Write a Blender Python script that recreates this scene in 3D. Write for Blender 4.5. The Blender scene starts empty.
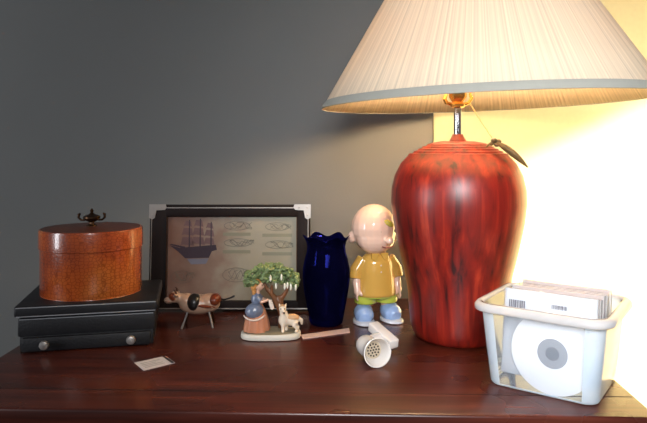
import bpy, bmesh, math, random
from mathutils import Vector, Matrix, Euler
random.seed(7)
S = bpy.context.scene
COL = S.collection
R = math.radians
T = 0.85                      # height of the dresser top

# ------------------------------------------------------------------ materials
def srgb(r, g, b):
    f = lambda c: (c/12.92 if c <= .04045 else ((c+.055)/1.055)**2.4)
    return (f(r/255), f(g/255), f(b/255), 1)

def mat(name, col, rough=.5, metal=0, coat=0, var=0, vscale=20, bump=0, bscale=60, trans=0, ior=1.45, spec=.5, sss=0):
    m = bpy.data.materials.new(name); m.use_nodes = True
    nt = m.node_tree; N = nt.nodes; L = nt.links
    p = N['Principled BSDF']
    p.inputs['Base Color'].default_value = col
    p.inputs['Roughness'].default_value = rough
    p.inputs['Metallic'].default_value = metal
    p.inputs['Coat Weight'].default_value = coat
    p.inputs['Coat Roughness'].default_value = .06
    p.inputs['Transmission Weight'].default_value = trans
    p.inputs['IOR'].default_value = ior
    p.inputs['Specular IOR Level'].default_value = spec
    tc = N.new('ShaderNodeTexCoord')
    if var:
        n = N.new('ShaderNodeTexNoise'); n.inputs['Scale'].default_value = vscale; n.inputs['Detail'].default_value = 4
        L.new(tc.outputs['Object'], n.inputs['Vector'])
        mx = N.new('ShaderNodeMix'); mx.data_type = 'RGBA'
        c = list(col)
        mx.inputs['A'].default_value = [max(0, v*(1-var)) for v in c[:3]]+[1]
        mx.inputs['B'].default_value = [min(1, v*(1+var)) for v in c[:3]]+[1]
        L.new(n.outputs['Fac'], mx.inputs['Factor']); L.new(mx.outputs['Result'], p.inputs['Base Color'])
    if bump:
        n2 = N.new('ShaderNodeTexNoise'); n2.inputs['Scale'].default_value = bscale; n2.inputs['Detail'].default_value = 3
        L.new(tc.outputs['Object'], n2.inputs['Vector'])
        b = N.new('ShaderNodeBump'); b.inputs['Strength'].default_value = bump; b.inputs['Distance'].default_value = .002
        L.new(n2.outputs['Fac'], b.inputs['Height']); L.new(b.outputs['Normal'], p.inputs['Normal'])
    return m

def ramp(N, stops):
    r = N.new('ShaderNodeValToRGB'); e = r.color_ramp.elements
    while len(e) < len(stops): e.new(.5)
    for i, (p, c) in enumerate(stops): e[i].position = p; e[i].color = c
    return r

def wood_mat():
    m = bpy.data.materials.new('cherry_wood'); m.use_nodes = True
    nt = m.node_tree; N = nt.nodes; L = nt.links; p = N['Principled BSDF']
    tc = N.new('ShaderNodeTexCoord'); mp = N.new('ShaderNodeMapping'); mp.inputs['Scale'].default_value = (1.2, 22, 22)
    L.new(tc.outputs['Object'], mp.inputs['Vector'])
    n = N.new('ShaderNodeTexNoise'); n.inputs['Scale'].default_value = 3; n.inputs['Detail'].default_value = 7; n.inputs['Distortion'].default_value = .5
    L.new(mp.outputs['Vector'], n.inputs['Vector'])
    r = ramp(N, [(.3, srgb(50, 20, 14)), (.55, srgb(74, 31, 21)), (.75, srgb(92, 42, 28))])
    L.new(n.outputs['Fac'], r.inputs['Fac']); L.new(r.outputs['Color'], p.inputs['Base Color'])
    n2 = N.new('ShaderNodeTexNoise'); n2.inputs['Scale'].default_value = 6; L.new(tc.outputs['Object'], n2.inputs['Vector'])
    rr = N.new('ShaderNodeMapRange'); rr.inputs['To Min'].default_value = .2; rr.inputs['To Max'].default_value = .36
    L.new(n2.outputs['Fac'], rr.inputs['Value']); L.new(rr.outputs['Result'], p.inputs['Roughness'])
    p.inputs['Specular IOR Level'].default_value = .5
    return m

def glaze_mat():
    # red dripped glaze: vertical streaks of dark oxblood over orange red
    m = bpy.data.materials.new('red_drip_glaze'); m.use_nodes = True
    nt = m.node_tree; N = nt.nodes; L = nt.links; p = N['Principled BSDF']
    tc = N.new('ShaderNodeTexCoord'); mp = N.new('ShaderNodeMapping'); mp.inputs['Scale'].default_value = (75, 75, 2.2)
    L.new(tc.outputs['Object'], mp.inputs['Vector'])
    n = N.new('ShaderNodeTexNoise'); n.inputs['Scale'].default_value = 1.0; n.inputs['Detail'].default_value = 5; n.inputs['Roughness'].default_value = .55
    n.inputs['Distortion'].default_value = .35
    L.new(mp.outputs['Vector'], n.inputs['Vector'])
    mp2 = N.new('ShaderNodeMapping'); mp2.inputs['Scale'].default_value = (9, 9, 2.2); L.new(tc.outputs['Object'], mp2.inputs['Vector'])
    n2 = N.new('ShaderNodeTexNoise'); n2.inputs['Scale'].default_value = 1; n2.inputs['Detail'].default_value = 2; L.new(mp2.outputs['Vector'], n2.inputs['Vector'])
    mx = N.new('ShaderNodeMath'); mx.operation = 'MULTIPLY_ADD'; mx.inputs[1].default_value = .70
    mul = N.new('ShaderNodeMath'); mul.operation = 'MULTIPLY'; mul.inputs[1].default_value = .32
    L.new(n2.outputs['Fac'], mul.inputs[0]); L.new(n.outputs['Fac'], mx.inputs[0]); L.new(mul.outputs[0], mx.inputs[2])
    r = ramp(N, [(.37, srgb(48, 9, 8)), (.43, srgb(98, 18, 12)), (.55, srgb(128, 26, 15)), (.70, srgb(172, 56, 30))])
    L.new(mx.outputs[0], r.inputs['Fac']); L.new(r.outputs['Color'], p.inputs['Base Color'])
    p.inputs['Roughness'].default_value = .38; p.inputs['Coat Weight'].default_value = .1; p.inputs['Coat Roughness'].default_value = .3
    return m

def croc_mat():
    m = bpy.data.materials.new('orange_reptile_leather'); m.use_nodes = True
    nt = m.node_tree; N = nt.nodes; L = nt.links; p = N['Principled BSDF']
    tc = N.new('ShaderNodeTexCoord'); mp = N.new('ShaderNodeMapping'); mp.inputs['Scale'].default_value = (1, 1, 1.25)
    L.new(tc.outputs['Object'], mp.inputs['Vector'])
    v = N.new('ShaderNodeTexVoronoi'); v.inputs['Scale'].default_value = 135; v.feature = 'DISTANCE_TO_EDGE'; v.inputs['Randomness'].default_value = .6
    L.new(mp.outputs['Vector'], v.inputs['Vector'])
    n = N.new('ShaderNodeTexNoise'); n.inputs['Scale'].default_value = 9; n.inputs['Detail'].default_value = 3; L.new(tc.outputs['Object'], n.inputs['Vector'])
    r = ramp(N, [(.3, srgb(126, 46, 18)), (.5, srgb(176, 80, 30)), (.7, srgb(202, 116, 50))]); L.new(n.outputs['Fac'], r.inputs['Fac'])
    r2 = ramp(N, [(0, (.35, .25, .2, 1)), (.12, (1, 1, 1, 1))]); L.new(v.outputs['Distance'], r2.inputs['Fac'])
    mx = N.new('ShaderNodeMix'); mx.data_type = 'RGBA'; mx.blend_type = 'MULTIPLY'; mx.inputs['Factor'].default_value = .7
    L.new(r.outputs['Color'], mx.inputs['A']); L.new(r2.outputs['Color'], mx.inputs['B']); L.new(mx.outputs['Result'], p.inputs['Base Color'])
    b = N.new('ShaderNodeBump'); b.inputs['Strength'].default_value = .2; b.inputs['Distance'].default_value = .0006
    L.new(r2.outputs['Color'], b.inputs['Height']); L.new(b.outputs['Normal'], p.inputs['Normal'])
    p.inputs['Roughness'].default_value = .26; p.inputs['Coat Weight'].default_value = .5
    return m

def shade_mat(name, col, trans=.45, pleat_shading=0):
    m = bpy.data.materials.new(name); m.use_nodes = True
    nt = m.node_tree; N = nt.nodes; L = nt.links; N.remove(N['Principled BSDF']); out = N['Material Output']
    tc = N.new('ShaderNodeTexCoord'); n = N.new('ShaderNodeTexNoise'); n.inputs['Scale'].default_value = 90; n.inputs['Detail'].default_value = 3
    if pleat_shading:                       # pleat shading put into the colour as streaks: noise over the angle round the axis
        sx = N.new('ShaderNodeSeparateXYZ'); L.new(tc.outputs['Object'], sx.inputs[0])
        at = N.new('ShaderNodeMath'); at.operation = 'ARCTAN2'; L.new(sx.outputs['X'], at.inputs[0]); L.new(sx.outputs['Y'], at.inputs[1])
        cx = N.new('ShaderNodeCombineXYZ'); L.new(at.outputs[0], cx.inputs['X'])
        n.inputs['Scale'].default_value = pleat_shading; n.inputs['Detail'].default_value = 2
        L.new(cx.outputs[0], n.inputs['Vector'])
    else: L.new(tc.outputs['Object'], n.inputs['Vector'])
    lo = .74 if pleat_shading else .97
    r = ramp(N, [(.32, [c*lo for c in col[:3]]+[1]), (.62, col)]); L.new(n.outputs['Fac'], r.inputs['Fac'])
    d = N.new('ShaderNodeBsdfDiffuse'); t = N.new('ShaderNodeBsdfTranslucent'); mx = N.new('ShaderNodeMixShader'); mx.inputs['Fac'].default_value = trans
    L.new(r.outputs['Color'], d.inputs['Color']); L.new(r.outputs['Color'], t.inputs['Color'])
    L.new(d.outputs['BSDF'], mx.inputs[1]); L.new(t.outputs['BSDF'], mx.inputs[2]); L.new(mx.outputs['Shader'], out.inputs['Surface'])
    return m

def frost_mat(name, col, clear, rough=.1):
    # thin frosted plastic: see-through share plus milky scattering share
    m = bpy.data.materials.new(name); m.use_nodes = True
    nt = m.node_tree; N = nt.nodes; L = nt.links; N.remove(N['Principled BSDF']); out = N['Material Output']
    d = N.new('ShaderNodeBsdfDiffuse'); t = N.new('ShaderNodeBsdfTranslucent'); tr = N.new('ShaderNodeBsdfTransparent'); g = N.new('ShaderNodeBsdfGlossy')
    tc = N.new('ShaderNodeTexCoord'); n = N.new('ShaderNodeTexNoise'); n.inputs['Scale'].default_value = 40
    L.new(tc.outputs['Object'], n.inputs['Vector'])
    r = ramp(N, [(.2, [c*.93 for c in col[:3]]+[1]), (.8, col)]); L.new(n.outputs['Fac'], r.inputs['Fac'])
    L.new(r.outputs['Color'], d.inputs['Color']); L.new(r.outputs['Color'], t.inputs['Color'])
    g.inputs['Roughness'].default_value = rough
    a = N.new('ShaderNodeMixShader'); a.inputs['Fac'].default_value = .3; L.new(d.outputs[0], a.inputs[1]); L.new(t.outputs[0], a.inputs[2])
    b = N.new('ShaderNodeMixShader'); b.inputs['Fac'].default_value = clear; L.new(a.outputs[0], b.inputs[1]); L.new(tr.outputs[0], b.inputs[2])
    f = N.new('ShaderNodeFresnel'); f.inputs['IOR'].default_value = 1.3
    c = N.new('ShaderNodeMixShader'); L.new(f.outputs[0], c.inputs['Fac']); L.new(b.outputs[0], c.inputs[1]); L.new(g.outputs[0], c.inputs[2])
    L.new(c.outputs[0], out.inputs['Surface'])
    return m

def blue_glass():
    m = bpy.data.materials.new('cobalt_glass'); m.use_nodes = True
    nt = m.node_tree; N = nt.nodes; L = nt.links; N.remove(N['Principled BSDF']); out = N['Material Output']
    tc = N.new('ShaderNodeTexCoord'); n = N.new('ShaderNodeTexNoise'); n.inputs['Scale'].default_value = 14; L.new(tc.outputs['Object'], n.inputs['Vector'])
    r = ramp(N, [(.3, srgb(34, 38, 130)), (.7, srgb(52, 60, 170))]); L.new(n.outputs['Fac'], r.inputs['Fac'])
    g = N.new('ShaderNodeBsdfGlass'); g.inputs['IOR'].default_value = 1.45; g.inputs['Roughness'].default_value = .02
    L.new(r.outputs['Color'], g.inputs['Color'])
    d = N.new('ShaderNodeBsdfDiffuse'); d.inputs['Color'].default_value = srgb(16, 16, 60)
    mx = N.new('ShaderNodeMixShader'); mx.inputs['Fac'].default_value = .22; L.new(g.outputs[0], mx.inputs[1]); L.new(d.outputs[0], mx.inputs[2])
    L.new(mx.outputs[0], out.inputs['Surface'])
    return m

def wall_mat():
    return mat('blue_grey_wall_paint', srgb(117, 118, 116), .85, var=.05, vscale=5, bump=.12, bscale=220, spec=.2)

def print_mat():
    m = bpy.data.materials.new('aged_print_paper'); m.use_nodes = True
    nt = m.node_tree; N = nt.nodes; L = nt.links; p = N['Principled BSDF']
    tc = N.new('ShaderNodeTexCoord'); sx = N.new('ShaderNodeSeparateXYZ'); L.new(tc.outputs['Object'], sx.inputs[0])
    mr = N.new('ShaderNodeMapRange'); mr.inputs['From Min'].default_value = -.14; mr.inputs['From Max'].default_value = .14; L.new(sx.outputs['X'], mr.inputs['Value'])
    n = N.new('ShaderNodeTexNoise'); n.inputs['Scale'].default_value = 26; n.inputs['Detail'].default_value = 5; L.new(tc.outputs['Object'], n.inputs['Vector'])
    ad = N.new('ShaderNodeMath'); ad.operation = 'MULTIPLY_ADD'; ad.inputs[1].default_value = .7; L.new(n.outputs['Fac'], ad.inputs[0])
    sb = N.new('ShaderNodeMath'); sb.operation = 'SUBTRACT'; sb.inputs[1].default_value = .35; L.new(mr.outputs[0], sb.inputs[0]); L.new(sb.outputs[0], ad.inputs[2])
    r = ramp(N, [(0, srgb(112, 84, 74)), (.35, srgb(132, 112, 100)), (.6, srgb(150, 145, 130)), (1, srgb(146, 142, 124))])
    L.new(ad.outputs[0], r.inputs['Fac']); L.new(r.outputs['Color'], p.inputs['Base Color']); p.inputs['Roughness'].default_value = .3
    return m

def foliage_mat():
    m = mat('green_foliage_glaze', srgb(112, 130, 84), .35, var=.5, vscale=190, bump=.8, bscale=260)
    return m

M = dict(
    wall=wall_mat(), wood=wood_mat(),
    wood_dark=mat('dark_cherry_front', srgb(62, 22, 16), .35, var=.25, vscale=12),
    groove=mat('dark_groove', srgb(24, 10, 8), .6),
    floor=mat('floor_boards', srgb(70, 50, 40), .5, var=.3, vscale=6),
    glaze=glaze_mat(), chrome=mat('chrome', srgb(200, 200, 205), .12, 1, var=.04), brass=mat('brass', srgb(240, 190, 100), .25, .75, var=.1),
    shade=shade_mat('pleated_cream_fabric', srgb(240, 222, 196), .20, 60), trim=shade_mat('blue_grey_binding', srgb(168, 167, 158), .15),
    blind=shade_mat('cream_blind_cloth', srgb(250, 238, 206), .8),
    croc=croc_mat(), croc_top=mat('dark_brown_leather', srgb(96, 50, 34), .4, var=.3, vscale=30, bump=.4, bscale=140),
    bronze=mat('dark_bronze', srgb(78, 56, 40), .35, .9, var=.3),
    black=mat('black_leather', srgb(24, 24, 27), .5, var=.2, vscale=50, bump=.3, bscale=300), seam=mat('pale_stitching', srgb(150, 152, 156), .5, var=.1),
    black_in=mat('black_recess', srgb(14, 13, 14), .7),
    silver=mat('brushed_silver', srgb(168, 163, 158), .35, .6, var=.06),
    frame=mat('black_brown_wood', srgb(26, 17, 16), .6, var=.3, vscale=18, spec=.2), print=print_mat(),
    ink=mat('dark_navy_ink', srgb(56, 46, 58), .35, var=.2), sail=mat('plum_grey_ink', srgb(104, 82, 84), .35, var=.3, vscale=60), line=mat('grey_ink', srgb(92, 92, 84), .4), sea=mat('pale_blue_ink', srgb(110, 112, 128), .4, var=.2),
    blurtext=mat('faded_text_ink', srgb(124, 124, 106), .4),
    vase=blue_glass(),
    skin=mat('cream_pink_glaze', srgb(228, 190, 168), .16, coat=.8, var=.12, vscale=22), shirt=mat('amber_yellow_glaze', srgb(204, 158, 74), .15, coat=.9, var=.12, vscale=18),
    shorts=mat('lime_green_glaze', srgb(176, 186, 70), .18, coat=.8, var=.12), shoes=mat('blue_and_white_glaze', srgb(140, 166, 206), .15, coat=.9, var=.4, vscale=45),
    dark=mat('dark_brown_paint', srgb(60, 36, 28), .3), mouth=mat('rose_brown_paint', srgb(150, 84, 74), .3), sole=mat('pale_sole_glaze', srgb(206, 208, 214), .2, coat=.6),
    yg=mat('olive_yellow_patch', srgb(196, 176, 70), .2, coat=.6, var=.2),
    base=mat('stone_white_bisque', srgb(206, 200, 186), .45, var=.06), moss=mat('mossy_grey_glaze', srgb(122, 112, 90), .4, var=.2, vscale=60),
    foliage=foliage_mat(), bark=mat('brown_bark_glaze', srgb(120, 76, 46), .35, var=.3, vscale=70, bump=.5), blossom=mat('white_blossom_glaze', srgb(232, 230, 214), .3),
    skirt=mat('terracotta_skirt_glaze', srgb(186, 124, 92), .3, coat=.3, var=.18, vscale=80), apron=mat('slate_blue_glaze', srgb(106, 116, 136), .3, coat=.3, var=.1), lace=mat('cream_lace_glaze', srgb(224, 206, 190), .35),
    hair=mat('auburn_hair_glaze', srgb(196, 138, 76), .35, var=.2, vscale=90, bump=.5, bscale=200), fskin=mat('figurine_skin_bisque', srgb(224, 178, 150), .35),
    dog=mat('white_and_tan_coat', srgb(222, 206, 184), .35, var=.22, vscale=40, bump=.5, bscale=180), tan=mat('tan_fur_glaze', srgb(186, 148, 108), .4, var=.2), 
    cow_b=mat('black_spotted_enamel', srgb(30, 26, 24), .3), cow_w=mat('dull_white_enamel', srgb(170, 138, 116), .3, var=.1), cow_br=mat('brown_enamel', srgb(104, 46, 24), .3, var=.2),
    white=mat('white_porcelain', srgb(232, 226, 220), .2, coat=.5, var=.03), strain=mat('beige_strainer', srgb(196, 180, 156), .3), hole=mat('dark_hole', srgb(40, 32, 26), .6),
    paper=mat('pale_pink_paper', srgb(206, 178, 166), .6, var=.08, vscale=40), card=mat('white_card', srgb(206, 200, 198), .5, var=.04), cardink=mat('pale_grey_print', srgb(150, 148, 150), .5), stripe=mat('black_stripe', srgb(26, 20, 20), .4),
    frost=frost_mat('frosted_plastic', srgb(212, 228, 242), .12), clearp=frost_mat('clear_plastic', srgb(208, 226, 242), .74), rimp=frost_mat('frosted_rim', srgb(222, 220, 220), .1),
    jewel=frost_mat('clear_case_plastic', srgb(226, 230, 236), .35), insert=mat('white_case_insert', srgb(236, 238, 244), .4, var=.03), barcode=mat('grey_barcode', srgb(92, 92, 102), .5),
    jewel_br=mat('amber_brown_case_edge', srgb(206, 150, 112), .3, var=.15), 
    disc=mat('white_disc_print', srgb(246, 248, 252), .3, coat=.3, var=.02), hub=mat('grey_disc_hub', srgb(146, 146, 152), .25, var=.08), hubd=mat('dark_disc_hole', srgb(92, 92, 98), .4),
    string=mat('beige_cord', srgb(196, 158, 104), .6, var=.1), leaf=mat('dark_olive_leather', srgb(96, 78, 46), .45, var=.3, vscale=60),
    bulb=mat('white_bulb_glass', srgb(250, 244, 230), .3, var=.02),
    outw=mat('unseen_eave_board', srgb(120, 110, 100), .8, var=.1),
)

pb = M['bulb'].node_tree.nodes['Principled BSDF']; pb.inputs['Emission Color'].default_value = (1, .72, .42, 1); pb.inputs['Emission Strength'].default_value = 230

# ------------------------------------------------------------------ mesh builder
class MB:
    def __init__(s): s.b = bmesh.new(); s.mi = 0
    def _tag(s, fs):
        for f in fs: f.material_index = s.mi
    def box(s, c, d, rot=None, bev=0, seg=2):
        r = bmesh.ops.create_cube(s.b, size=1)
        mtx = Matrix.Translation(c) @ (Euler(rot).to_matrix().to_4x4() if rot else Matrix()) @ Matrix.Diagonal((d[0], d[1], d[2], 1))
        bmesh.ops.transform(s.b, matrix=mtx, verts=r['verts'])
        fs = list({f for v in r['verts'] for f in v.link_faces}); s._tag(fs)
        if bev:
            es = list({e for v in r['verts'] for e in v.link_edges})
            rr = bmesh.ops.bevel(s.b, geom=es, offset=bev, segments=seg, affect='EDGES', profile=.5); s._tag(rr['faces'])
        return s
    def lathe(s, prof, n=40, c=(0, 0, 0), sx=1, sy=1, mod=None, cap0=False, cap1=False, mtx=None):
        rings = []
        for (r, z) in prof:
            ring = []
            for i in range(n):
                a = 2*math.pi*i/n
                rr, zz = (mod(r, z, a) if mod else (r, z))
                p = Vector((c[0]+rr*math.cos(a)*sx, c[1]+rr*math.sin(a)*sy, c[2]+zz))
                if mtx: p = mtx @ p
                ring.append(s.b.verts.new(p))
            rings.append(ring)
        fs = []
        for q in range(len(rings)-1):
            for i in range(n):
                j = (i+1) % n
                fs.append(s.b.faces.new((rings[q][i], rings[q][j], rings[q+1][j], rings[q+1][i])))
        if cap0: fs.append(s.b.faces.new(list(reversed(rings[0]))))
        if cap1: fs.append(s.b.faces.new(rings[-1]))
        s._tag(fs); return s
    def ell(s, c, r, rot=None, u=18, v=12):
        q = bmesh.ops.create_uvsphere(s.b, u_segments=u, v_segments=v, radius=1)
        mtx = Matrix.Translation(c) @ (Euler(rot).to_matrix().to_4x4() if rot else Matrix()) @ Matrix.Diagonal((r[0], r[1], r[2], 1))
        bmesh.ops.transform(s.b, matrix=mtx, verts=q['verts'])
        s._tag({f for v_ in q['verts'] for f in v_.link_faces}); return s
    def tube(s, pts, rad, n=10):
        pts = [Vector(p) for p in pts]
        rads = rad if isinstance(rad, (list, tuple)) else [rad]*len(pts)
        rings = []; prev = None
        for i, p in enumerate(pts):
            d = (pts[min(i+1, len(pts)-1)]-pts[max(i-1, 0)]).normalized()
            if prev is None:
                up = Vector((0, 0, 1)) if abs(d.z) < .9 else Vector((1, 0, 0))
                x = d.cross(up).normalized()
            else: x = (prev - d*prev.dot(d)).normalized()
            prev = x; y = d.cross(x)
            rings.append([s.b.verts.new(p+(x*math.cos(2*math.pi*k/n)+y*math.sin(2*math.pi*k/n))*rads[i]) for k in range(n)])
        fs = []
        for q in range(len(rings)-1):
            for i in range(n):
                j = (i+1) % n
                fs.append(s.b.faces.new((rings[q][i], rings[q][j], rings[q+1][j], rings[q+1][i])))
        fs.append(s.b.faces.new(list(reversed(rings[0])))); fs.append(s.b.faces.new(rings[-1]))
        s._tag(fs); return s
    def prism(s, poly, axis, a0, a1):
        # poly in the two other axes, extruded along axis ('x','y','z') from a0 to a1
        def P(p, a): return {'x': (a, p[0], p[1]), 'y': (p[0], a, p[1]), 'z': (p[0], p[1], a)}[axis]
        A = [s.b.verts.new(P(p, a0)) for p in poly]; B = [s.b.verts.new(P(p, a1)) for p in poly]
        fs = [s.b.faces.new(A), s.b.faces.new(list(reversed(B)))]
        for i in range(len(poly)):
            j = (i+1) % len(poly); fs.append(s.b.faces.new((A[i], B[i], B[j], A[j])))
        s._tag(fs); return s
    def slot(s, i): s.mi = i; return s
    def build(s, name, mats, parent=None, smooth=True, loc=None, rot=None, ang=40):
        bmesh.ops.recalc_face_normals(s.b, faces=s.b.faces[:])
        me = bpy.data.meshes.new(name); s.b.to_mesh(me); s.b.free()
        for m in (mats if isinstance(mats, (list, tuple)) else [mats]): me.materials.append(m)
        if smooth:
            me.polygons.foreach_set('use_smooth', [True]*len(me.polygons))
            me.set_sharp_from_angle(angle=R(ang))
        o = bpy.data.objects.new(name, me); COL.objects.link(o)
        if parent: o.parent = parent
        if loc: o.location = loc
        if rot: o.rotation_euler = rot
        return o

def fuse(o, vox, it=4, sm=.5):
    m = o.modifiers.new('fuse', 'REMESH'); m.mode = 'VOXEL'; m.voxel_size = vox; m.use_smooth_shade = True
    m = o.modifiers.new('soft', 'SMOOTH'); m.iterations = it; m.factor = sm
    return o

def thing(name, label, cat, loc, rz=0, group=None):
    o = bpy.data.objects.new(name, None); o.empty_display_size = .02; COL.objects.link(o)
    o.location = loc; o.rotation_euler = (0, 0, rz); o['label'] = label; o['category'] = cat
    if group: o['group'] = group
    return o
def tag(o, label, cat, group=None):
    o['label'] = label; o['category'] = cat
    if group: o['group'] = group
    return o
def struct(o): o['kind'] = 'structure'; return o

# ------------------------------------------------------------------ setting
WY = 1.50
wb = MB()
WX0, WX1, WZ0, WZ1 = .270, 1.45, .30, 2.0            # window opening
wb.box(((WX0-3)/2, WY+.06, 1.25), (WX0+3, .12, 2.5))
wb.box(((3+WX1)/2, WY+.06, 1.25), (3-WX1, .12, 2.5))
wb.box(((WX0+WX1)/2, WY+.06, WZ0/2), (WX1-WX0, .12, WZ0))
wb.box(((WX0+WX1)/2, WY+.06, (WZ1+2.5)/2), (WX1-WX0, .12, 2.5-WZ1))
struct(wb.build('wall_back', M['wall'], smooth=False))
struct(MB().box((0, 0, -.02), (6, 3.24, .04)).build('floor', M['floor'], smooth=False))
bl = MB(); bl.box((.905, WY-.022, 1.16), (1.285, .0016, 1.80))
win = struct(bl.build('window_1', M['blind'], smooth=False))
br = MB(); br.tube([(.262, WY-.022, 2.075), (1.55, WY-.022, 2.075)], .019, 16); br.build('blind_roller', M['trim'], win)
br = MB(); br.box((.905, WY-.022, .255), (1.285, .008, .022), bev=.002); br.build('bottom_bar', M['trim'], win)

ev = MB(); ev.prism([(-.6, .754), (2.2, 2.028), (2.2, 3.2), (-.6, 3.2)], 'y', 2.0, 2.03)  # unseen board added outside; its slanted edge shapes the eave shadow on the blind
struct(ev.build('eave_shadow_board', M['outw'], smooth=False))

# ------------------------------------------------------------------ dresser
YAW = R(-2.0)
dr = thing('dresser', 'dark reddish cherry wood dresser carrying the lamp and all the ornaments', 'dresser', (-.045, 1.15, 0), YAW)
W, D0, D1 = .992, -.325, .30
tp = MB(); tp.box((0, (D0+D1)/2, T-.0125), (W, D1-D0, .025), bev=.004, seg=3); tp.build('top', M['wood'], dr)
MB().box((0, D0+.068, T+.0001), (W-.012, .0011, .0006)).build('board_seam', M['groove'], dr)
MB().box((0, D0+.022, T-.035), (W-.012, .022, .02), bev=.005).build('edge_moulding', M['wood_dark'], dr)
MB().box((0, (D0+D1)/2+.02, (T-.025)/2+.03), (W-.05, D1-D0-.06, T-.025-.06)).build('case', M['wood_dark'], dr, smooth=False)
MB().box((0, (D0+D1)/2+.02, .03), (W-.08, D1-D0-.1, .06)).build('plinth', M['wood_dark'], dr, smooth=False)

# ------------------------------------------------------------------ table lamp
LX, LY = .250, 1.155
k = .001863
lamp = thing('table_lamp', 'large red drip-glazed ceramic lamp with a wide pleated cream shade', 'lamp', (LX, LY, T))
lb = MB()
prof = [(.0, 0), (.070, 0), (.078, .003), (.083, .010), (.0865, .022), (.0895, .045), (.0925, .085), (.0985, .120), (.106, .150), (.1135, .185), (.1195, .215), (.1235, .250), (.1225, .275),
        (.1165, .300), (.105, .322), (.0915, .3365), (.0895, .3402), (.0825, .3412), (.0808, .3448), (.0745, .3458), (.0728, .3492), (.0665, .3502), (.0648, .3534), (.0580, .3544), (.0560, .3574), (.045, .3605), (.030, .363), (.0, .3640)]
lb.lathe(prof[1:-1], 72, cap0=True, cap1=True); lb.build('lamp_body', M['glaze'], lamp)
MB().lathe([(.014, .361), (.0155, .364), (.012, .370), (.0095, .376)], 24, cap0=True, cap1=True).build('neck_collar', M['glaze'], lamp)
MB().lathe([(.0072, .372), (.0072, .432)], 20, cap0=True, cap1=True).build('stem', M['chrome'], lamp)
so = MB(); so.lathe([(.006, .424), (.013, .427), (.014, .432), (.010, .436), (.013, .440), (.0165, .446), (.0165, .480), (.012, .486)], 24, cap0=True, cap1=True)
for sg in (-1, 1):
    so.tube([(sg*.008, 0, .431), (sg*.020, -.002, .434), (sg*.0255, -.002, .443), (sg*.022, -.002, .452)], [.003, .0036, .0036, .002], 8)
sock = so.build('socket', M['brass'], lamp)
MB().tube([(-.021, -.006, .450), (-.0265, -.010, .440), (-.0235, -.010, .432)], [.002, .0036, .0024], 8).build('switch_key', M['brass'], sock)
hp = MB()
for sg in (-1, 1):
    hp.tube([(sg*.022, 0, .452), (sg*.055, 0, .50), (sg*.066, 0, .56), (sg*.05, 0, .63), (sg*.012+.02*.5, 0, .675)], .0022, 8)
hp.build('harp', M['brass'], lamp)
MB().lathe([(.010, .486), (.013, .50), (.024, .525), (.030, .55), (.026, .572), (.012, .586), (.002, .590)], 24, cap0=True, cap1=True).build('bulb', M['bulb'], lamp)
# shade: pleated frustum, tilted a little, right side up
SHC = Vector((.050, .0, .434)); H = .275; R0, R1 = .302, .132
sh = MB(); NP = 400
def pl(r, z, a):
    i = int(round(a/(2*math.pi)*NP)); h = random.Random(i//2).uniform(.35, 1.0)
    return (r + (.0011*h if i % 2 else -.0011*h), z)
sh.lathe([(R0+(R1-R0)*t, H*t) for t in (0, .25, .5, .75, 1)], NP, mod=pl)
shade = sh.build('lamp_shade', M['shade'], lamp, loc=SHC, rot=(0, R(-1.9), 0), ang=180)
md = shade.modifiers.new('cloth', 'SOLIDIFY'); md.thickness = .0009
def band(z0, z1, nm):
    b = MB(); r = lambda z: R0+(R1-R0)*z/H
    b.lathe([(r(z0)+.002, z0), (r((z0+z1)/2)+.0036, (z0+z1)/2), (r(z1)+.002, z1), (r(z1)+.0004, z1), (r(z0)+.0002, z0-.0006), (r(z0)+.002, z0)], 96)
    b.build(nm, M['trim'], shade)
band(-.001, .0125, 'bottom_binding'); band(H-.011, H+.001, 'top_binding')
sp = MB()
for a in (0, 120, 240): sp.tube([((R1-.003)*math.cos(R(a)), (R1-.003)*math.sin(R(a)), H-.008), (-.012*0+.0, 0, H-.030)], .0016, 6)
sp.build('spider_fitter', M['brass'], shade)

# pull cord ornament hanging from the socket
ch = thing('hanging_charm', 'small brown feathered charm hanging on a thin cord against the red lamp', 'charm', (LX+.052, LY-.06, T+.352))
def rel(x, y, z): return (x-.052, y+.06, z-.352)
MB().tube([rel(.020, -.010, .433), rel(.036, -.032, .398), rel(.050, -.058, .366)], .0010, 6).build('cord', M['string'], ch)
kb = MB()
for (x, z, r) in ((.050, .364, .006), (.058, .362, .0055), (.045, .358, .0045), (.055, .356, .005)): kb.ell(rel(x, -.064, z), (r, r*.8, r*.75), u=10, v=8)
fuse(kb.build('knot', M['leaf'], ch), .0012, 2)
lf = MB(); pts = []
for i in range(9):
    t = i/8; pts.append(rel(.055+.050*t, -.066-.012*math.sin(t*1.6), .359-.042*t**1.25))
lf.tube(pts, [.002, .0042, .0055, .006, .006, .0055, .0045, .003, .0012], 8); lf.build('feather', M['leaf'], ch)
MB().tube([rel(.05, -.064, .359), rel(.040, -.068, .357), rel(.034, -.070, .352)], [.0022, .002, .001], 6).build('tassel', M['leaf'], ch)

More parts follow.
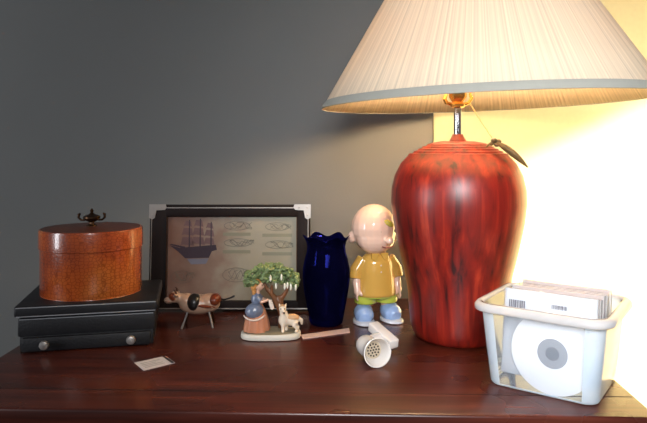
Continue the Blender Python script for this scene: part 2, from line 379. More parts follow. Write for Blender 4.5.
# ------------------------------------------------------------------ jewellery chest
JY = R(12)
jb = thing('jewelry_box', 'black leather jewelry box with a two-knob drawer under the round orange box', 'jewelry box', (-.4300, 1.1660, T), JY)
JW, JD = .234, .176
bd = MB(); bd.box((0, .002, .0415), (JW-.006, JD-.008, .031), bev=.003); bd.box((0, .002, .0135), (JW-.012, JD-.012, .027), bev=.002)
bd.box((0, .003, .059), (JW-.016, JD-.016, .008)); body = bd.build('case', M['black'], jb)
MB().box((0, -JD/2+.0055, .0562), (JW-.012, .0014, .0014)).build('piping', M['seam'], body)
ld = MB(); ld.box((0, 0, .0705), (JW+.004, JD, .019), bev=.004, seg=3); lid = ld.build('lid', M['black'], jb)
MB().box((0, -JD/2-.0004, .0775), (JW-.004, .0012, .0014)).build('stitching', M['seam'], lid)
MB().box((0, -JD/2-.0004, .0625), (JW-.004, .0012, .0014)).build('stitching', M['seam'], lid)
dw = MB(); dw.box((0, -JD/2+.004, .0135), (JW-.022, .010, .0235), bev=.002); drw = dw.build('drawer', M['black'], jb)
for x in (-.068, .074):
    kn = MB(); mt = Matrix.Translation((x, -JD/2-.001, .0145)) @ Matrix.Rotation(R(90), 4, 'X')
    kn.lathe([(.0028, 0), (.0028, .004), (.0075, .006), (.0082, .009), (.0068, .0125), (.0025, .014)], 20, mtx=mt, cap0=True, cap1=True); kn.build('knob', M['silver'], drw)

# ------------------------------------------------------------------ round orange box
rb = thing('round_box', 'round orange reptile-textured box with a dark brass urn finial on its lid', 'box', (-.438, 1.172, T+.0802), JY)
RR, SY = .0930, .88
b = MB(); b.lathe([(.090, 0), (.0895, .001), (.0905, .003), (.0908, .088), (.0885, .090)], 64, sy=SY, cap0=True, cap1=True); b.build('box_body', M['croc'], rb)
b = MB(); b.lathe([(.0920, .0845), (RR, .0855), (RR, .117), (.0922, .1195), (.0895, .1205)], 64, sy=SY, cap0=True)
li = b.build('box_lid', M['croc'], rb)
MB().lathe([(.0898, .1203), (.06, .1222), (.02, .1230), (.004, .1232)], 64, sy=SY, cap0=True, cap1=True).build('lid_top', M['croc_top'], li)
f = MB(); f.lathe([(.011, .122), (.010, .1245), (.005, .127), (.0045, .130), (.012, .134), (.0155, .138), (.0155, .141), (.011, .1435), (.006, .145), (.0025, .148), (.0035, .152), (.001, .156)], 24, cap0=True, cap1=True)
fin = f.build('finial', M['bronze'], li)
for sg in (-1, 1):
    MB().tube([(sg*.012, 0, .134), (sg*.019, 0, .1345), (sg*.0235, 0, .139), (sg*.023, 0, .145), (sg*.020, 0, .1465)], [.002, .002, .0022, .0028, .002], 8).build('handle', M['bronze'], fin)

# ------------------------------------------------------------------ framed ship print
FX, FY = -.2010, 1.322
fr = thing('picture_frame', 'dark framed print of a sailing ship with silver corner brackets', 'picture', (FX, FY, T+.0032))
fr.rotation_euler = (R(-4), 0, 0)
PX0, PX1, PZ0, PZ1 = -.135, .1435, .0205, .1985
FW, FH, BW = .345, .2245, .034
m = MB()
for sg in (-1, 1): m.box((sg*FW/2-sg*(FW/2-(PX1 if sg > 0 else -PX0))/2, .008, FH/2), (FW/2-(PX1 if sg > 0 else -PX0), .022, FH), bev=.003)
m.box((0, .008, (FH+PZ1)/2), (FW-.002, .0218, FH-PZ1), bev=.003); m.box((0, .008, PZ0/2), (FW-.002, .0218, PZ0), bev=.003)
m.build('frame_moulding', M['frame'], fr)
tr = MB()
tr.box((0, -.0034, FH-.0065), (FW-.04, .0012, .0018)); tr.box((0, -.0034, .0045), (FW-.012, .0012, .0022))
tr.box((-FW/2+.0045, -.0034, FH/2-.005), (.0012, .0012, FH-.02)); tr.box((FW/2-.0045, -.0034, FH/2-.005), (.0012, .0012, FH-.02))
tr.build('metal_line', M['silver'], fr)
for sg in (-1, 1):
    c = MB(); x0 = sg*FW/2
    c.prism([(x0+sg*.001, FH+.001), (x0-sg*.034, FH+.001), (x0-sg*.036, FH-.006), (x0-sg*.032, FH-.011), (x0-sg*.014, FH-.012), (x0-sg*.011, FH-.028), (x0-sg*.006, FH-.031), (x0+sg*.001, FH-.028)], 'y', -.0052, -.0028)
    for (dx, dz) in ((.006, .006), (.024, .006), (.006, .022)): c.ell((x0-sg*dx, -.0052, FH-dz), (.0016, .0012, .0016), u=8, v=6)
    c.build('corner_bracket', M['silver'], fr)
for (c_, d_) in (((PX0, .001, (PZ0+PZ1)/2), (.0014, .012, PZ1-PZ0)), ((PX1, .002, (PZ0+PZ1)/2), (.0014, .010, PZ1-PZ0))): MB().box(c_, d_).build('inner_fillet', M['bronze'], fr)
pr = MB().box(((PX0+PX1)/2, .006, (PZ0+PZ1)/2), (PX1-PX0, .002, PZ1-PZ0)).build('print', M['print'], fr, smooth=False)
YF = .0049
s_ = MB()
def zp(px, py): return (PX0+(px-166)/131*(PX1-PX0), PZ1-(py-219)/83*(PZ1-PZ0))
def poly(mb, pts, th=.0003): mb.prism([zp(*p) for p in pts], 'y', YF-th, YF)
s_.slot(0)
poly(s_, [(168, 247.5), (178, 250), (215, 247), (216, 252), (211, 253.5), (208, 260), (184, 260.5), (177, 254)])
for (x, y0, y1) in ((188, 222, 250), (199, 221, 250), (210, 224, 250)): poly(s_, [(x-.5, y0), (x+.5, y0), (x+.7, y1), (x-.7, y1)], .0004)
poly(s_, [(168, 247), (170, 246), (184, 249), (184, 251)], .0004)
s_.slot(1)
for (x, ys) in ((187, ((223, 229, 5), (230, 238, 7), (239, 248, 8))), (198, ((222, 229, 5.5), (230, 238, 7), (239, 247, 8))), (209, ((225, 231, 4.5), (232, 239, 6), (240, 247, 6.5)))):
    for (y0, y1, w) in ys: poly(s_, [(x-w+2, y0), (x+w*.5, y0+.6), (x+w*.72, y1), (x-w*.6, y1-1.2), (x-w, y1-.5)], .00022)
s_.slot(2); poly(s_, [(186, 261), (208, 260.5), (205, 266), (190, 266.5)], .0002)
s_.build('ship_illustration', [M['ink'], M['sail'], M['sea']], pr, smooth=False)
rnd = random.Random(3)
def curve(pts, r=.00045): sk.tube([(zp(*p)[0], YF, zp(*p)[1]) for p in pts], r, 5)
for (cx, cy, rx, ry) in ((236, 228, 13, 4.5), (277, 229, 12, 4), (237, 245, 14, 4), (278, 247, 13, 4), (181, 279, 11, 6), (236, 277, 14, 7), (262, 285, 9, 5)):
    sk = MB()
    curve([(cx+rx*math.cos(t*.42), cy+ry*math.sin(t*.42)) for t in range(16)])
    for q in range(4):
        a = rnd.uniform(0, 6); x = cx-rx*.8
        pts = []
        for i in range(9): x += rx*.22; pts.append((x, cy+ry*.75*math.sin(a+i*rnd.uniform(.7, 1.3))))
        curve(pts, .0004)
    sk.build('knot_sketch', M['line'], pr)
for (x0, x1, y) in ((222, 250, 236.5), (262, 292, 237.5), (222, 250, 254), (262, 292, 256)):
    bt = MB(); poly(bt, [(x0, y-1.6), (x1, y-1.6), (x1, y+1.6), (x0, y+1.6)], .0002); bt.build('faded_caption', M['blurtext'], pr, smooth=False)
MB().box((0, .070, .080), (.06, .004, .160), rot=(R(26), 0, 0)).build('easel_back', M['frame'], fr, smooth=False)

# ------------------------------------------------------------------ spotted cow figurine
cw = thing('cow_figurine', 'small spotted black, brown and white animal figurine on thin metal legs', 'figurine', (-.2475, 1.222, T), R(4))
b = MB()
b.ell((.000, 0, .048), (.037, .021, .0225)); b.ell((-.022, 0, .057), (.018, .016, .016)); b.ell((.022, 0, .051), (.022, .0195, .021))
b.ell((-.044, -.003, .066), (.0135, .0105, .0125)); b.ell((-.0555, -.005, .0595), (.010, .008, .0078)); b.tube([(-.025, 0, .060), (-.042, -.002, .065)], [.013, .010], 10)
for sg in (-1, 1): b.ell((-.040, -.003+sg*.013, .072), (.004, .007, .0032), rot=(sg*.4, 0, 0))
cw.scale = (1, 1, .88)
cb = fuse(b.build('body', M['cow_w'], cw), .0022, 3)
p1 = MB(); p1.ell((-.006, -.005, .053), (.0165, .0188, .0205)); p1.build('black_patch', M['cow_b'], cb)
p1 = MB(); p1.ell((.033, -.004, .0585), (.0125, .0172, .0150), rot=(0, .5, 0)); p1.ell((.016, -.009, .048), (.022, .0150, .0045), rot=(0, .15, 0)); p1.build('brown_patch', M['cow_br'], cb)
p1 = MB(); p1.ell((-.0465, -.0045, .0665), (.0105, .0098, .0105)); p1.build('brown_face_patch', M['cow_br'], cb)
for sg in (-1, 1): p1 = MB(); p1.tube([(-.041, sg*.006-.003, .075), (-.042, sg*.011-.003, .082), (-.046, sg*.011-.003, .085)], [.002, .0015, .0006], 8); p1.build('horn', M['dark'], cb)
MB().tube([(.042, 0, .060), (.052, -.004, .058), (.062, -.006, .062), (.072, -.008, .067)], [.0022, .0016, .0016, .0024], 8).build('tail', M['cow_b'], cb)
for (x, y, fx, fy) in ((-.016, -.012, -.029, -.018), (.020, -.012, .031, -.018), (-.018, .012, -.026, .018), (.022, .012, .030, .018)):
    MB().tube([(x*1.15, y, .034), (fx, fy, .0)], [.0018, .0022], 8).build('leg', M['silver'] if y < 0 else M['bronze'], cw)

# ------------------------------------------------------------------ shepherdess figurine
sf = thing('shepherdess_figurine', 'porcelain figurine of a girl and white dog under a green tree', 'figurine', (-.0975, 1.150, T), R(2))
bs = MB(); n = 48
def sup(r, z, a):
    c_, s__ = abs(math.cos(a)), abs(math.sin(a)); q = (c_**3+s__**3)**(-1/3); return (r*q, z)
bs.lathe([(.050, 0), (.0545, .0015), (.0555, .004), (.055, .009), (.0525, .0112)], n, sy=.52, mod=sup, cap0=True, cap1=True); base = bs.build('base', M['base'], sf)
g = MB(); g.lathe([(.052, .0108), (.047, .0130), (.03, .0150), (.01, .0155)], n, sy=.52, cap0=True, cap1=True); g.build('ground', M['moss'], base)
# tree
t = MB()
t.tube([(.022, .010, .010), (.021, .009, .035), (.018, .009, .055), (.017, .009, .075)], [.010, .0075, .0065, .0055], 10)
t.tube([(.018, .009, .060), (.004, .008, .074), (-.008, .008, .088), (-.014, .008, .100)], [.006, .005, .004, .0028], 8)
t.tube([(.018, .009, .068), (.028, .008, .082), (.034, .007, .098)], [.005, .004, .003], 8)
t.tube([(.019, .009, .040), (.012, .006, .055), (.002, .006, .075), (.001, .006, .095)], [.005, .004, .0035, .0025], 8)
tree = fuse(t.build('tree', M['bark'], sf), .0016, 2)
fo = MB(); rnd = random.Random(11)
for i in range(320):
    u = rnd.uniform(-1, 1); x = .001+.050*u; top = .134-.020*abs(u)**2.2; bot = .104-.012*abs(u)**1.5
    z = rnd.uniform(bot, top); fo.ell((x, .004+rnd.uniform(-.017, .015), z), (rnd.uniform(.0028, .0052),)*2+(rnd.uniform(.0022, .0038),), u=8, v=6)
fol = fuse(fo.build('foliage', M['foliage'], tree), .0013, 1)
dsp = bpy.data.textures.new('leafy', 'CLOUDS'); dsp.noise_scale = .003
mdd = fol.modifiers.new('leaves', 'DISPLACE'); mdd.texture = dsp; mdd.strength = .006; mdd.texture_coords = 'LOCAL'
for (x, z) in ((.000, .112), (.020, .114), (.010, .098), (.031, .099), (.037, .096), (.046, .095), (.026, .097)):
    MB().ell((x, -.016, z), (.0020, .002, .0062), u=10, v=8).build('blossom', M['blossom'], tree)
# girl (facing right)
gb = MB()
gx = -.026
gb.ell((gx+.005, -.004, .096), (.0078, .0075, .0092)); gb.ell((gx+.0125, -.005, .0945), (.002, .002, .0018)); gb.tube([(gx+.003, -.003, .088), (gx+.002, -.003, .078)], .0035, 8)
gb.ell((gx, -.003, .070), (.0095, .0085, .0125)); gb.ell((gx, -.003, .040), (.013, .012, .026))
gb.tube([(gx+.001, -.011, .077), (gx+.010, -.014, .068), (gx+.021, -.013, .072)], [.0038, .0034, .0026], 8)
gb.tube([(gx+.002, .006, .077), (gx+.012, .004, .068), (gx+.022, -.004, .069)], [.0038, .0034, .0026], 8)
for q in range(4): gb.tube([(gx+.020, -.0135+q*.0014, .073-q*.0008), (gx+.0255, -.0125+q*.0014, .0725-q*.001)], [.0009, .0006], 5)
gb.tube([(gx+.020, -.012, .074), (gx+.0225, -.0115, .0768)], [.0009, .0006], 5)
girl = fuse(gb.build('girl', M['fskin'], sf), .0011, 2)
sk_ = MB()
def skm(r, z, a): return (r*(1+.05*math.sin(a*11)*max(0, 1-(z-.013)/.05)), z)
sk_.lathe([(.0245, .0135), (.024, .020), (.0215, .034), (.0175, .048), (.0115, .060), (.0095, .064)], 66, c=(gx, -.002, 0), sy=.82, mod=skm, cap0=True, cap1=True); sk_.build('skirt', M['skirt'], girl)
bo = MB(); bo.ell((gx, -.003, .071), (.0108, .0096, .0125)); bo.tube([(gx+.001, -.012, .077), (gx+.008, -.0145, .070)], [.0052, .0048], 8); bo.tube([(gx+.002, .007, .077), (gx+.009, .005, .070)], [.0052, .0048], 8)
fuse(bo.build('bodice', M['apron'], girl), .0014, 2)
ap = MB(); ap.ell((gx-.004, -.0085, .051), (.0175, .0145, .0145), rot=(0, -.2, 0)); fuse(ap.build('apron', M['apron'], girl), .0016, 2)
la = MB(); la.tube([(gx-.004+.0185*math.cos(a), -.010-.0125*abs(math.sin(a))*1.0, .040+.003*math.cos(a*2)) for a in [math.pi+i*math.pi/14 for i in range(15)]], .0016, 6); la.build('lace_hem', M['lace'], girl)
cl = MB(); cl.prism([(gx+.022, .073), (gx+.028, .072), (gx+.033, .058), (gx+.030, .053), (gx+.026, .055), (gx+.023, .063)], 'y', -.0145, -.0105); fuse(cl.build('white_cloth', M['lace'], girl), .0012, 3)
hb = MB(); hb.ell((gx+.001, -.003, .1005), (.0092, .0088, .0085)); hb.ell((gx-.006, -.003, .094), (.0055, .007, .0095)); hb.ell((gx-.005, -.004, .084), (.0042, .005, .006)); fuse(hb.build('hair', M['hair'], girl), .0013, 2)
for c_ in ((gx+.0105, -.0088, .0975), (gx+.0118, -.002, .0975)): MB().ell(c_, (.0011, .0009, .0013), u=8, v=6).build('eye', M['dark'], girl)
mo = MB(); mo.ell((gx+.0115, -.0065, .0902), (.0012, .0012, .0006), u=8, v=6); mo.build('mouth', M['mouth'], girl)
# dog
dx, dz = .0335, .013
dg = MB()
dg.ell((dx+.003, -.008, dz+.0205), (.016, .0085, .0105)); dg.ell((dx-.009, -.009, dz+.021), (.0105, .0095, .0125)); dg.tube([(dx-.008, -.010, dz+.027), (dx-.011, -.011, dz+.038)], [.0085, .0068], 10)
dg.ell((dx-.0115, -.0125, dz+.042), (.0068, .0066, .0068)); dg.tube([(dx-.0105, -.015, dz+.041), (dx-.0085, -.0235, dz+.0375)], [.0044, .0026], 8)
for sg in (-1, 1): dg.tube([(dx-.0115+sg*.005, -.0105, dz+.046), (dx-.0115+sg*.0068, -.011, dz+.0525)], [.0026, .0008], 6)
for (x, y) in ((-.011, -.0145), (-.005, -.004)): dg.tube([(dx+x, y, dz+.016), (dx+x, y, dz+.006), (dx+x, y-.001, dz+.0005)], [.0042, .0030, .0032], 8); dg.ell((dx+x, y-.002, dz+.0015), (.003, .0042, .002), u=8, v=6)
for (x, y) in ((.013, -.013), (.015, -.003)): dg.tube([(dx+x-.001, y, dz+.018), (dx+x-.003, y, dz+.0105), (dx+x+.002, y, dz+.0065), (dx+x+.001, y, dz+.0005)], [.0055, .0042, .0027, .003], 8); dg.ell((dx+x, y-.002, dz+.0015), (.003, .0042, .002), u=8, v=6)
dg.tube([(dx+.017, -.007, dz+.024), (dx+.023, -.006, dz+.019), (dx+.024, -.006, dz+.011)], [.0035, .004, .0018], 8)
dog = fuse(dg.build('dog', M['dog'], sf), .0013, 2)
pt = MB(); pt.ell((dx+.005, -.008, dz+.0245), (.0145, .0082, .0078)); pt.build('tan_saddle', M['tan'], dog)
pt = MB(); pt.ell((dx-.0118, -.0108, dz+.0442), (.0068, .0062, .0058)); pt.build('tan_crown', M['tan'], dog)
MB().ell((dx-.0082, -.0246, dz+.038), (.0022, .0018, .0017), u=8, v=6).build('nose', M['dark'], dog)
for sg in (-1, 1): MB().ell((dx-.0112+sg*.0034, -.0184, dz+.0435), (.0012, .0010, .0012), u=8, v=6).build('eye', M['dark'], dog)
# ------------------------------------------------------------------ cobalt vase
vs = MB(); q = .001992
def vm(r, z, a):
    w = max(0, (z-.128)/.042)**1.5
    return (r*(1+.045*w*math.cos(6*a+.4)), z+.0042*w*math.cos(6*a+.4))
outer = [(.004, .0), (.029, .0), (.0325, .003), (.034, .010), (.0365, .025), (.041, .048), (.0452, .072), (.0472, .092), (.0465, .110), (.0430, .128), (.0385, .142), (.0372, .152), (.0390, .161), (.0435, .171), (.0450, .1725)]
inner = [(.0436, .1715), (.0365, .160), (.0347, .152), (.036, .142), (.0405, .128), (.044, .110), (.0447, .092), (.0427, .072), (.0385, .048), (.034, .025), (.031, .014), (.004, .011)]
vs.lathe(outer+inner, 60, mod=vm, cap0=True, cap1=True)
va = vs.build('glass_vase', M['vase'], loc=(.0055, 1.238, T)); tag(va, 'dark cobalt blue glass vase with a ruffled rim', 'vase')

# ------------------------------------------------------------------ ceramic boy figurine
by = thing('boy_figurine', 'glazed ceramic boy figurine in a yellow shirt and blue shoes', 'figurine', (.1065, 1.262, T-.0), R(14))
b = MB()
b.ell((-.004, 0, .1885), (.0465, .0450, .0480)); b.ell((-.004, -.008, .170), (.041, .036, .034))
b.ell((-.0485, .006, .170), (.0085, .010, .0125), rot=(0, .3, .5)); b.ell((.041, .006, .170), (.0085, .010, .0125), rot=(0, -.3, -.5))
b.ell((.012, -.0485, .168), (.0090, .0088, .0075))
b.tube([(-.002, 0, .145), (-.002, 0, .128)], .017, 14); b.ell((-.001, .002, .088), (.030, .024, .042))
for sg in (-1, 1):
    b.tube([(sg*.028, 0, .122), (sg*.040, -.001, .098), (sg*.043, -.007, .078), (sg*.043, -.011, .068)], [.0115, .0105, .0085, .0075], 12)
    b.ell((sg*.043, -.012, .063), (.0075, .0090, .0088))
    for i in range(4): b.tube([(sg*.0445, -.019+i*.0047, .060), (sg*.0460, -.0195+i*.0047, .0510), (sg*.043, -.0195+i*.0047, .0460-.001*(i == 1))], [.0025, .0024, .0018], 7)
    b.tube([(sg*.039, -.018, .065), (sg*.0365, -.0215, .0585), (sg*.037, -.021, .054)], [.0028, .0026, .0019], 7)
    b.tube([(sg*.020, 0, .050), (sg*.0240, -.001, .034), (sg*.0260, -.002, .020)], [.0150, .0135, .0135], 14)
bodyb = fuse(b.build('boy', M['skin'], by), .0019, 3)
s2 = MB()
s2.lathe([(.012, .1385), (.023, .1355), (.033, .122), (.0370, .102), (.0400, .077), (.0425, .056), (.0415, .0525), (.032, .052)], 40, sy=.80, cap0=True, cap1=True)
for sg in (-1, 1): s2.tube([(sg*.026, 0, .126), (sg*.0415, -.001, .104), (sg*.0445, -.004, .087)], [.0140, .0138, .0128], 14)
shirt = fuse(s2.build('shirt', M['shirt'], bodyb), .0021, 3)
for sg in (-1, 1): MB().prism([(sg*.001, .1400), (sg*.017, .1405), (sg*.017, .1300), (sg*.010, .1255)], 'y', -.0275, -.0190).build('collar', M['shirt'], shirt)
for z in (.116, .103): MB().ell((.001, -.0292-(.116-z)*.08, z), (.0017, .0012, .0017), u=8, v=6).build('button', M['lace'], shirt)
s3 = MB()
s3.lathe([(.033, .058), (.0385, .0555), (.0385, .050), (.028, .046)], 32, sy=.82, cap0=True, cap1=True)
for sg in (-1, 1): s3.lathe([(.0185, .053), (.0218, .047), (.0228, .0385), (.0218, .037), (.014, .0375)], 28, c=(sg*.0225, 0, 0), cap0=True, cap1=True)
fuse(s3.build('shorts', M['shorts'], bodyb), .0021, 2)
for sg in (-1, 1):
    h = MB(); h.tube([(sg*.0265, .008, .018), (sg*.0280, -.006, .0185), (sg*.0305, -.021, .0150), (sg*.0325, -.031, .0115)], [.0175, .0205, .0190, .012], 16)
    h.lathe([(.0145, .024), (.0160, .030), (.0135, .033)], 20, c=(sg*.0262, -.001, 0), cap0=True, cap1=True)
    hh = fuse(h.build('shoe', M['shoes'], bodyb), .0022, 3)
    sl = MB(); sl.lathe([(.0195, .0), (.0218, .0015), (.0212, .0055), (.019, .007)], 28, c=(0, 0, 0), sy=1.5, cap0=True, cap1=True, mtx=Matrix.Translation((sg*.0295, -.012, 0)) @ Matrix.Rotation(sg*.12, 4, 'Z')); sl.build('sole', M['sole'], hh)
for x in (-.004, .028): MB().ell((x, -.0425 if x < 0 else -.0385, .186), (.0027, .0020, .0042), u=10, v=8).build('eye', M['dark'], bodyb)
e = MB(); e.tube([(-.002, -.0435, .1560), (.005, -.0445, .1540), (.012, -.0445, .1535), (.019, -.0430, .1550), (.023, -.0405, .1570)], [.0008, .0013, .0014, .0012, .0008], 7); e.build('mouth', M['mouth'], bodyb)
e = MB(); e.ell((.014, -.0395, .2010), (.0115, .0065, .0060), rot=(-.3, .5, 0)); e.build('forehead_patch', M['yg'], bodyb)['label'] = 'small olive yellow patch on the forehead'  # flattened bump in olive yellow, set above the eyes

# ------------------------------------------------------------------ white strainer spout
ws = thing('strainer_cup', 'small white porcelain cup-shaped strainer lying on its side with a square handle', 'strainer', (.0865, .990, T), 0)
A = Vector((0, 0, .0242)); B = Vector((-.0165, .052, .0205))
dv = (A-B).normalized(); rq = Vector((0, 0, 1)).rotation_difference(dv).to_matrix().to_4x4()
mt = Matrix.Translation(B) @ rq; Lc = (A-B).length
c = MB()
c.lathe([(.012, -.004), (.0155, -.002), (.0172, .004), (.0176, .018), (.0172, .030), (.0182, .038), (.0215, .047), (.0234, Lc-.001), (.0236, Lc), (.0222, Lc+.0006), (.0205, Lc-.003), (.0180, .044), (.0150, .038), (.0148, .034), (.002, .034)], 40, mtx=mt, cap0=True, cap1=True)
c.build('cup', M['white'], ws)
d = MB(); d.lathe([(.0142, .0352), (.002, .0362)], 30, mtx=mt, cap0=True, cap1=True); dd = d.build('perforated_disc', M['strain'], ws)
d = MB()
for (rr, nn) in ((0, 1), (.0048, 6), (.0096, 12)):
    for i in range(nn):
        a = 2*math.pi*i/nn+rr*90; d.lathe([(.0015, .0360), (.0014, .0366)], 10, c=(rr*math.cos(a), rr*math.sin(a), .0005-.00004*rr/.0048), mtx=mt, cap0=True, cap1=True)
d.build('holes', M['hole'], dd)
hd = MB(); dvh = Vector((.027, -.045, -.014)).normalized(); rqh = Vector((0, -1, 0)).rotation_difference(dvh).to_euler()
hd.box((.018, .096, .0235), (.020, .066, .0165), rot=rqh, bev=.0025, seg=3); hd.tube([(-.0165, .050, .0195), (-.008, .072, .021), (.012, .092, .022)], .0085, 14)
hd.build('handle', M['white'], ws)

# ------------------------------------------------------------------ paper strip and card
def flat(name, pts, th, mats, z=T+.0003):
    mb = MB(); mb.prism(pts, 'z', z, z+th); return mb.build(name, mats, smooth=False)
ps = flat('paper_strip', [(-.0430, 1.158), (-.0375, 1.1355), (.0500, 1.1745), (.0495, 1.2010)], .0012, M['paper'])
tag(ps, 'narrow pale pink paper strip lying in front of the blue vase', 'paper strip')
cd = thing('small_card', 'small white card with a black end stripe lying on the dresser', 'card', (-.2735, 1.0195, T+.0002), 0)
# (outline computed from the ground)
cq = [(-.3085, 1.0115), (-.2703, 1.0415), (-.2460, 1.0085), (-.2830, .9770)]
cq = [(x+.2735, y-1.0195) for x, y in cq]
def lerp(a, b_, t_): return (a[0]+(b_[0]-a[0])*t_, a[1]+(b_[1]-a[1])*t_)
def cp(u, v): return lerp(lerp(cq[0], cq[1], u), lerp(cq[3], cq[2], u), v)
MB().prism([cp(0, 0), cp(1.1, 0), cp(1.1, 1), cp(0, 1)], 'z', 0, .0008).build('card_sheet', M['card'], cd, smooth=False)
MB().prism([cp(.985, 0), cp(1.075, 0), cp(1.075, 1), cp(.985, 1)], 'z', .0008, .0010).build('end_stripe', M['stripe'], cd, smooth=False)
ln = MB()
for v in (.25, .42, .58, .74): ln = MB(); ln.prism([cp(.12, v), cp(.8 if v != .42 else .6, v), cp(.8 if v != .42 else .6, v+.05), cp(.12, v+.05)], 'z', .0008, .00095); ln.build('faint_line', M['cardink'], cd, smooth=False)

# ------------------------------------------------------------------ plastic bin of compact discs
BR = R(-35.5)
P0 = Vector((.2514-.004, .939-.014)); U = Vector((math.cos(BR), math.sin(BR))); V = Vector((-math.sin(BR), math.cos(BR)))
BL = .148; ctr = P0 + U*BL/2 + V*BL/2
bn_ = thing('storage_bin', 'clear frosted plastic bin full of discs on the right end of the dresser', 'bin', (ctr.x-V.x*.004, ctr.y-V.y*.004, T), BR)
bn_.scale = (1, .945, 1)
def rrect(h, r, n=6):
    out = []
    for (sx, sy, a0) in ((1, 1, 0), (-1, 1, 90), (-1, -1, 180), (1, -1, 270)):
        for i in range(n+1):
            a = R(a0+90*i/n); out.append((sx*(h-r)+r*math.cos(a), sy*(h-r)+r*math.sin(a)))
    return out
HB = .122; h0, h1 = .077, .0885; r0, r1 = .020, .024
w = bmesh.new()
levels = [(h0-.006, 0, r0), (h0-.0015, .0015, r0), (h0, .005, r0), (h0+(h1-h0)*.5, HB*.5, (r0+r1)/2), (h1, HB, r1)]
rings = [[w.verts.new((x, y, z)) for (x, y) in rrect(h, r)] for (h, z, r) in levels]
n4 = len(rings[0])
for a_, b_ in zip(rings, rings[1:]):
    for i in range(n4):
        f_ = w.faces.new((a_[i], a_[(i+1) % n4], b_[(i+1) % n4], b_[i])); f_.material_index = 1 if i == 20 and a_ is not rings[0] and a_ is not rings[1] else 0
w.faces.new(list(reversed(rings[0])))
me = bpy.data.meshes.new('bin_wall'); w.to_mesh(me); w.free(); me.materials.append(M['frost']); me.materials.append(M['clearp'])
me.polygons.foreach_set('use_smooth', [True]*len(me.polygons)); me.set_sharp_from_angle(angle=R(50))
o = bpy.data.objects.new('bin_wall', me); COL.objects.link(o); o.parent = bn_
w = bmesh.new()
lv = [(h1, HB-.004, r1), (h1+.004, HB-.006, r1+.004), (h1+.009, HB-.011, r1+.009), (h1+.0102, HB-.010, r1+.010), (h1+.0100, HB-.004, r1+.010), (h1+.006, HB+.0005, r1+.006), (h1-.001, HB+.001, r1-.001), (h1-.001, HB-.004, r1-.001)]
rings = [[w.verts.new((x, y, z)) for (x, y) in rrect(h, r)] for (h, z, r) in lv]
for a_, b_ in zip(rings, rings[1:]):
    for i in range(n4): w.faces.new((a_[i], a_[(i+1) % n4], b_[(i+1) % n4], b_[i]))
bmesh.ops.recalc_face_normals(w, faces=w.faces[:])
me = bpy.data.meshes.new('bin_rim'); w.to_mesh(me); w.free(); me.materials.append(M['rimp']); me.polygons.foreach_set('use_smooth', [True]*len(me.polygons))
o = bpy.data.objects.new('bin_rim', me); COL.objects.link(o); o.parent = bn_

def binpt(u, v, z): q_ = ctr + U*u + V*v; return (q_.x, q_.y, T+z)
# loose disc standing against the front wall
ds = thing('compact_disc', 'white compact disc facing out through the clear front of the bin', 'disc', binpt(.016, -.0690, .0020), BR)
ds.rotation_euler = (R(-1.5)+0, 0, BR)
mtd = Matrix.Translation((0, 0, .0585)) @ Matrix.Rotation(R(90), 4, 'X')
MB().lathe([(.0075, 0), (.0585, 0), (.0588, .0006), (.0585, .0012), (.0075, .0012), (.0075, 0)], 72, mtx=mtd).build('disc_face', M['disc'], ds)
MB().lathe([(.0074, .0013), (.0210, .0013), (.0210, .0015), (.0074, .0015)], 48, mtx=mtd).build('hub_ring', M['hub'], ds)
MB().lathe([(.0001, -.0002), (.0090, -.0002), (.0095, .0017), (.0001, .0017)], 32, mtx=mtd).build('hub_centre', M['hubd'], ds)
# cases standing behind it
CWD, CH, CT = .133, .124, .0098
def make_case(label, insert_mat):
    t_ = thing('disc_case', label, 'disc case', (0, 0, 0), BR, 'disc cases standing in the plastic bin')
    sh_ = MB(); sh_.box((0, 0, CH/2), (CWD, CT, CH), bev=.0008, seg=1); sh_.build('case_shell', M['jewel'], t_)
    ins = MB(); ins.box((0, -.0002, CH/2+.0003), (CWD-.006, CT-.0025, CH-.003)); ins.build('paper_insert', insert_mat, t_, smooth=False)
    return t_
front = make_case('foremost disc case in the bin, white back with barcodes showing above the rim', M['insert'])
rnd = random.Random(5)
for (x0, nb, z0, hh_) in ((-.058, 12, CH-.022, .011), (.004, 14, CH-.019, .006)):
    x = x0; bc = MB()
    for i in range(nb):
        ww = rnd.choice((.0006, .0010, .0015)); bc.box((x, -CT/2-.0003, z0), (ww, .0004, hh_)); x += ww+rnd.choice((.0007, .0012))
    bc.build('barcode', M['barcode'], front, smooth=False)
front.location = binpt(.005, -.0565, .0165); front.rotation_euler = (R(-9), 0, BR)
names = ['second disc case from the front of the bin, just behind the barcoded one', 'third disc case from the front of the bin', 'fourth disc case from the front of the bin',
         'fifth disc case from the front of the bin', 'rearmost disc case standing at the back of the bin']
src = make_case(names[0], M['jewel_br'])
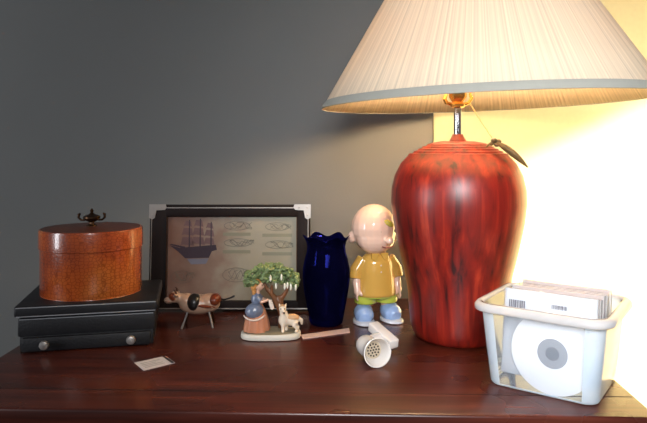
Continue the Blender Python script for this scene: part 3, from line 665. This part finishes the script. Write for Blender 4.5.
for i, nm in enumerate(names):
    if i == 0: o = src
    else:
        o = src.copy(); COL.objects.link(o)
        for chd in list(src.children):
            c2 = chd.copy(); COL.objects.link(c2); c2.parent = o
    o['label'] = nm
    o.location = binpt(.005+.001*(i % 3), -.034+i*.0155, .0115+.0015*((i*2) % 3)); o.rotation_euler = (R(-7), 0, BR)

# ------------------------------------------------------------------ light
def area(name, loc, target, size, energy, col, sy=None, spread=180):
    l = bpy.data.lights.new(name, 'AREA'); l.energy = energy; l.color = col[:3]; l.size = size; l.spread = R(spread)
    if sy: l.shape = 'RECTANGLE'; l.size_y = sy
    o = bpy.data.objects.new(name, l); COL.objects.link(o); o.location = loc
    o.rotation_euler = (Vector(target)-Vector(loc)).to_track_quat('-Z', 'Y').to_euler(); return o
area('left_window_light', (-2.1, -.05, 1.30), (.0, 1.2, 1.0), .36, 21, (.92, .95, 1.0), 1.0)
area('room_fill_light', (.12, -.42, 1.62), (.60, .95, .98), .6, 8.5, (.97, .98, 1.0), None, 78)
# sun and sky outside the blind
sp_ = bpy.data.lights.new('sun_outside', 'SPOT'); sp_.energy = 3000; sp_.color = (1, .90, .72); sp_.shadow_soft_size = .22; sp_.spot_size = R(50); sp_.spot_blend = .3
so_ = bpy.data.objects.new('sun_outside', sp_); COL.objects.link(so_); so_.location = (1.0, 4.6, 1.9)
so_.rotation_euler = (Vector((.7, WY, 1.0))-so_.location).to_track_quat('-Z', 'Y').to_euler()
area('sky_outside', (.9, 2.6, .9), (.75, WY, 1.05), 1.0, 38, (1, .90, .68))
wd = bpy.data.worlds.new('room_air'); S.world = wd; wd.use_nodes = True
wd.node_tree.nodes['Background'].inputs['Color'].default_value = (.80, .86, 1.0, 1); wd.node_tree.nodes['Background'].inputs['Strength'].default_value = .10

# ------------------------------------------------------------------ camera
cam = bpy.data.cameras.new('camera'); co_ = bpy.data.objects.new('camera', cam); COL.objects.link(co_)
cam.sensor_width = 36; cam.lens = 620/647*36; cam.clip_start = .02
co_.location = (0, 0, T+.356)
cam.shift_y = -66.5/647
co_.rotation_euler = (Matrix.Rotation(R(90), 4, 'X') @ Matrix.Rotation(R(.0), 4, 'Z')).to_euler()
S.camera = co_
S.view_settings.view_transform = 'Standard'; S.view_settings.look = 'None'
S.view_settings.exposure = 0; S.cycles.use_denoising = True
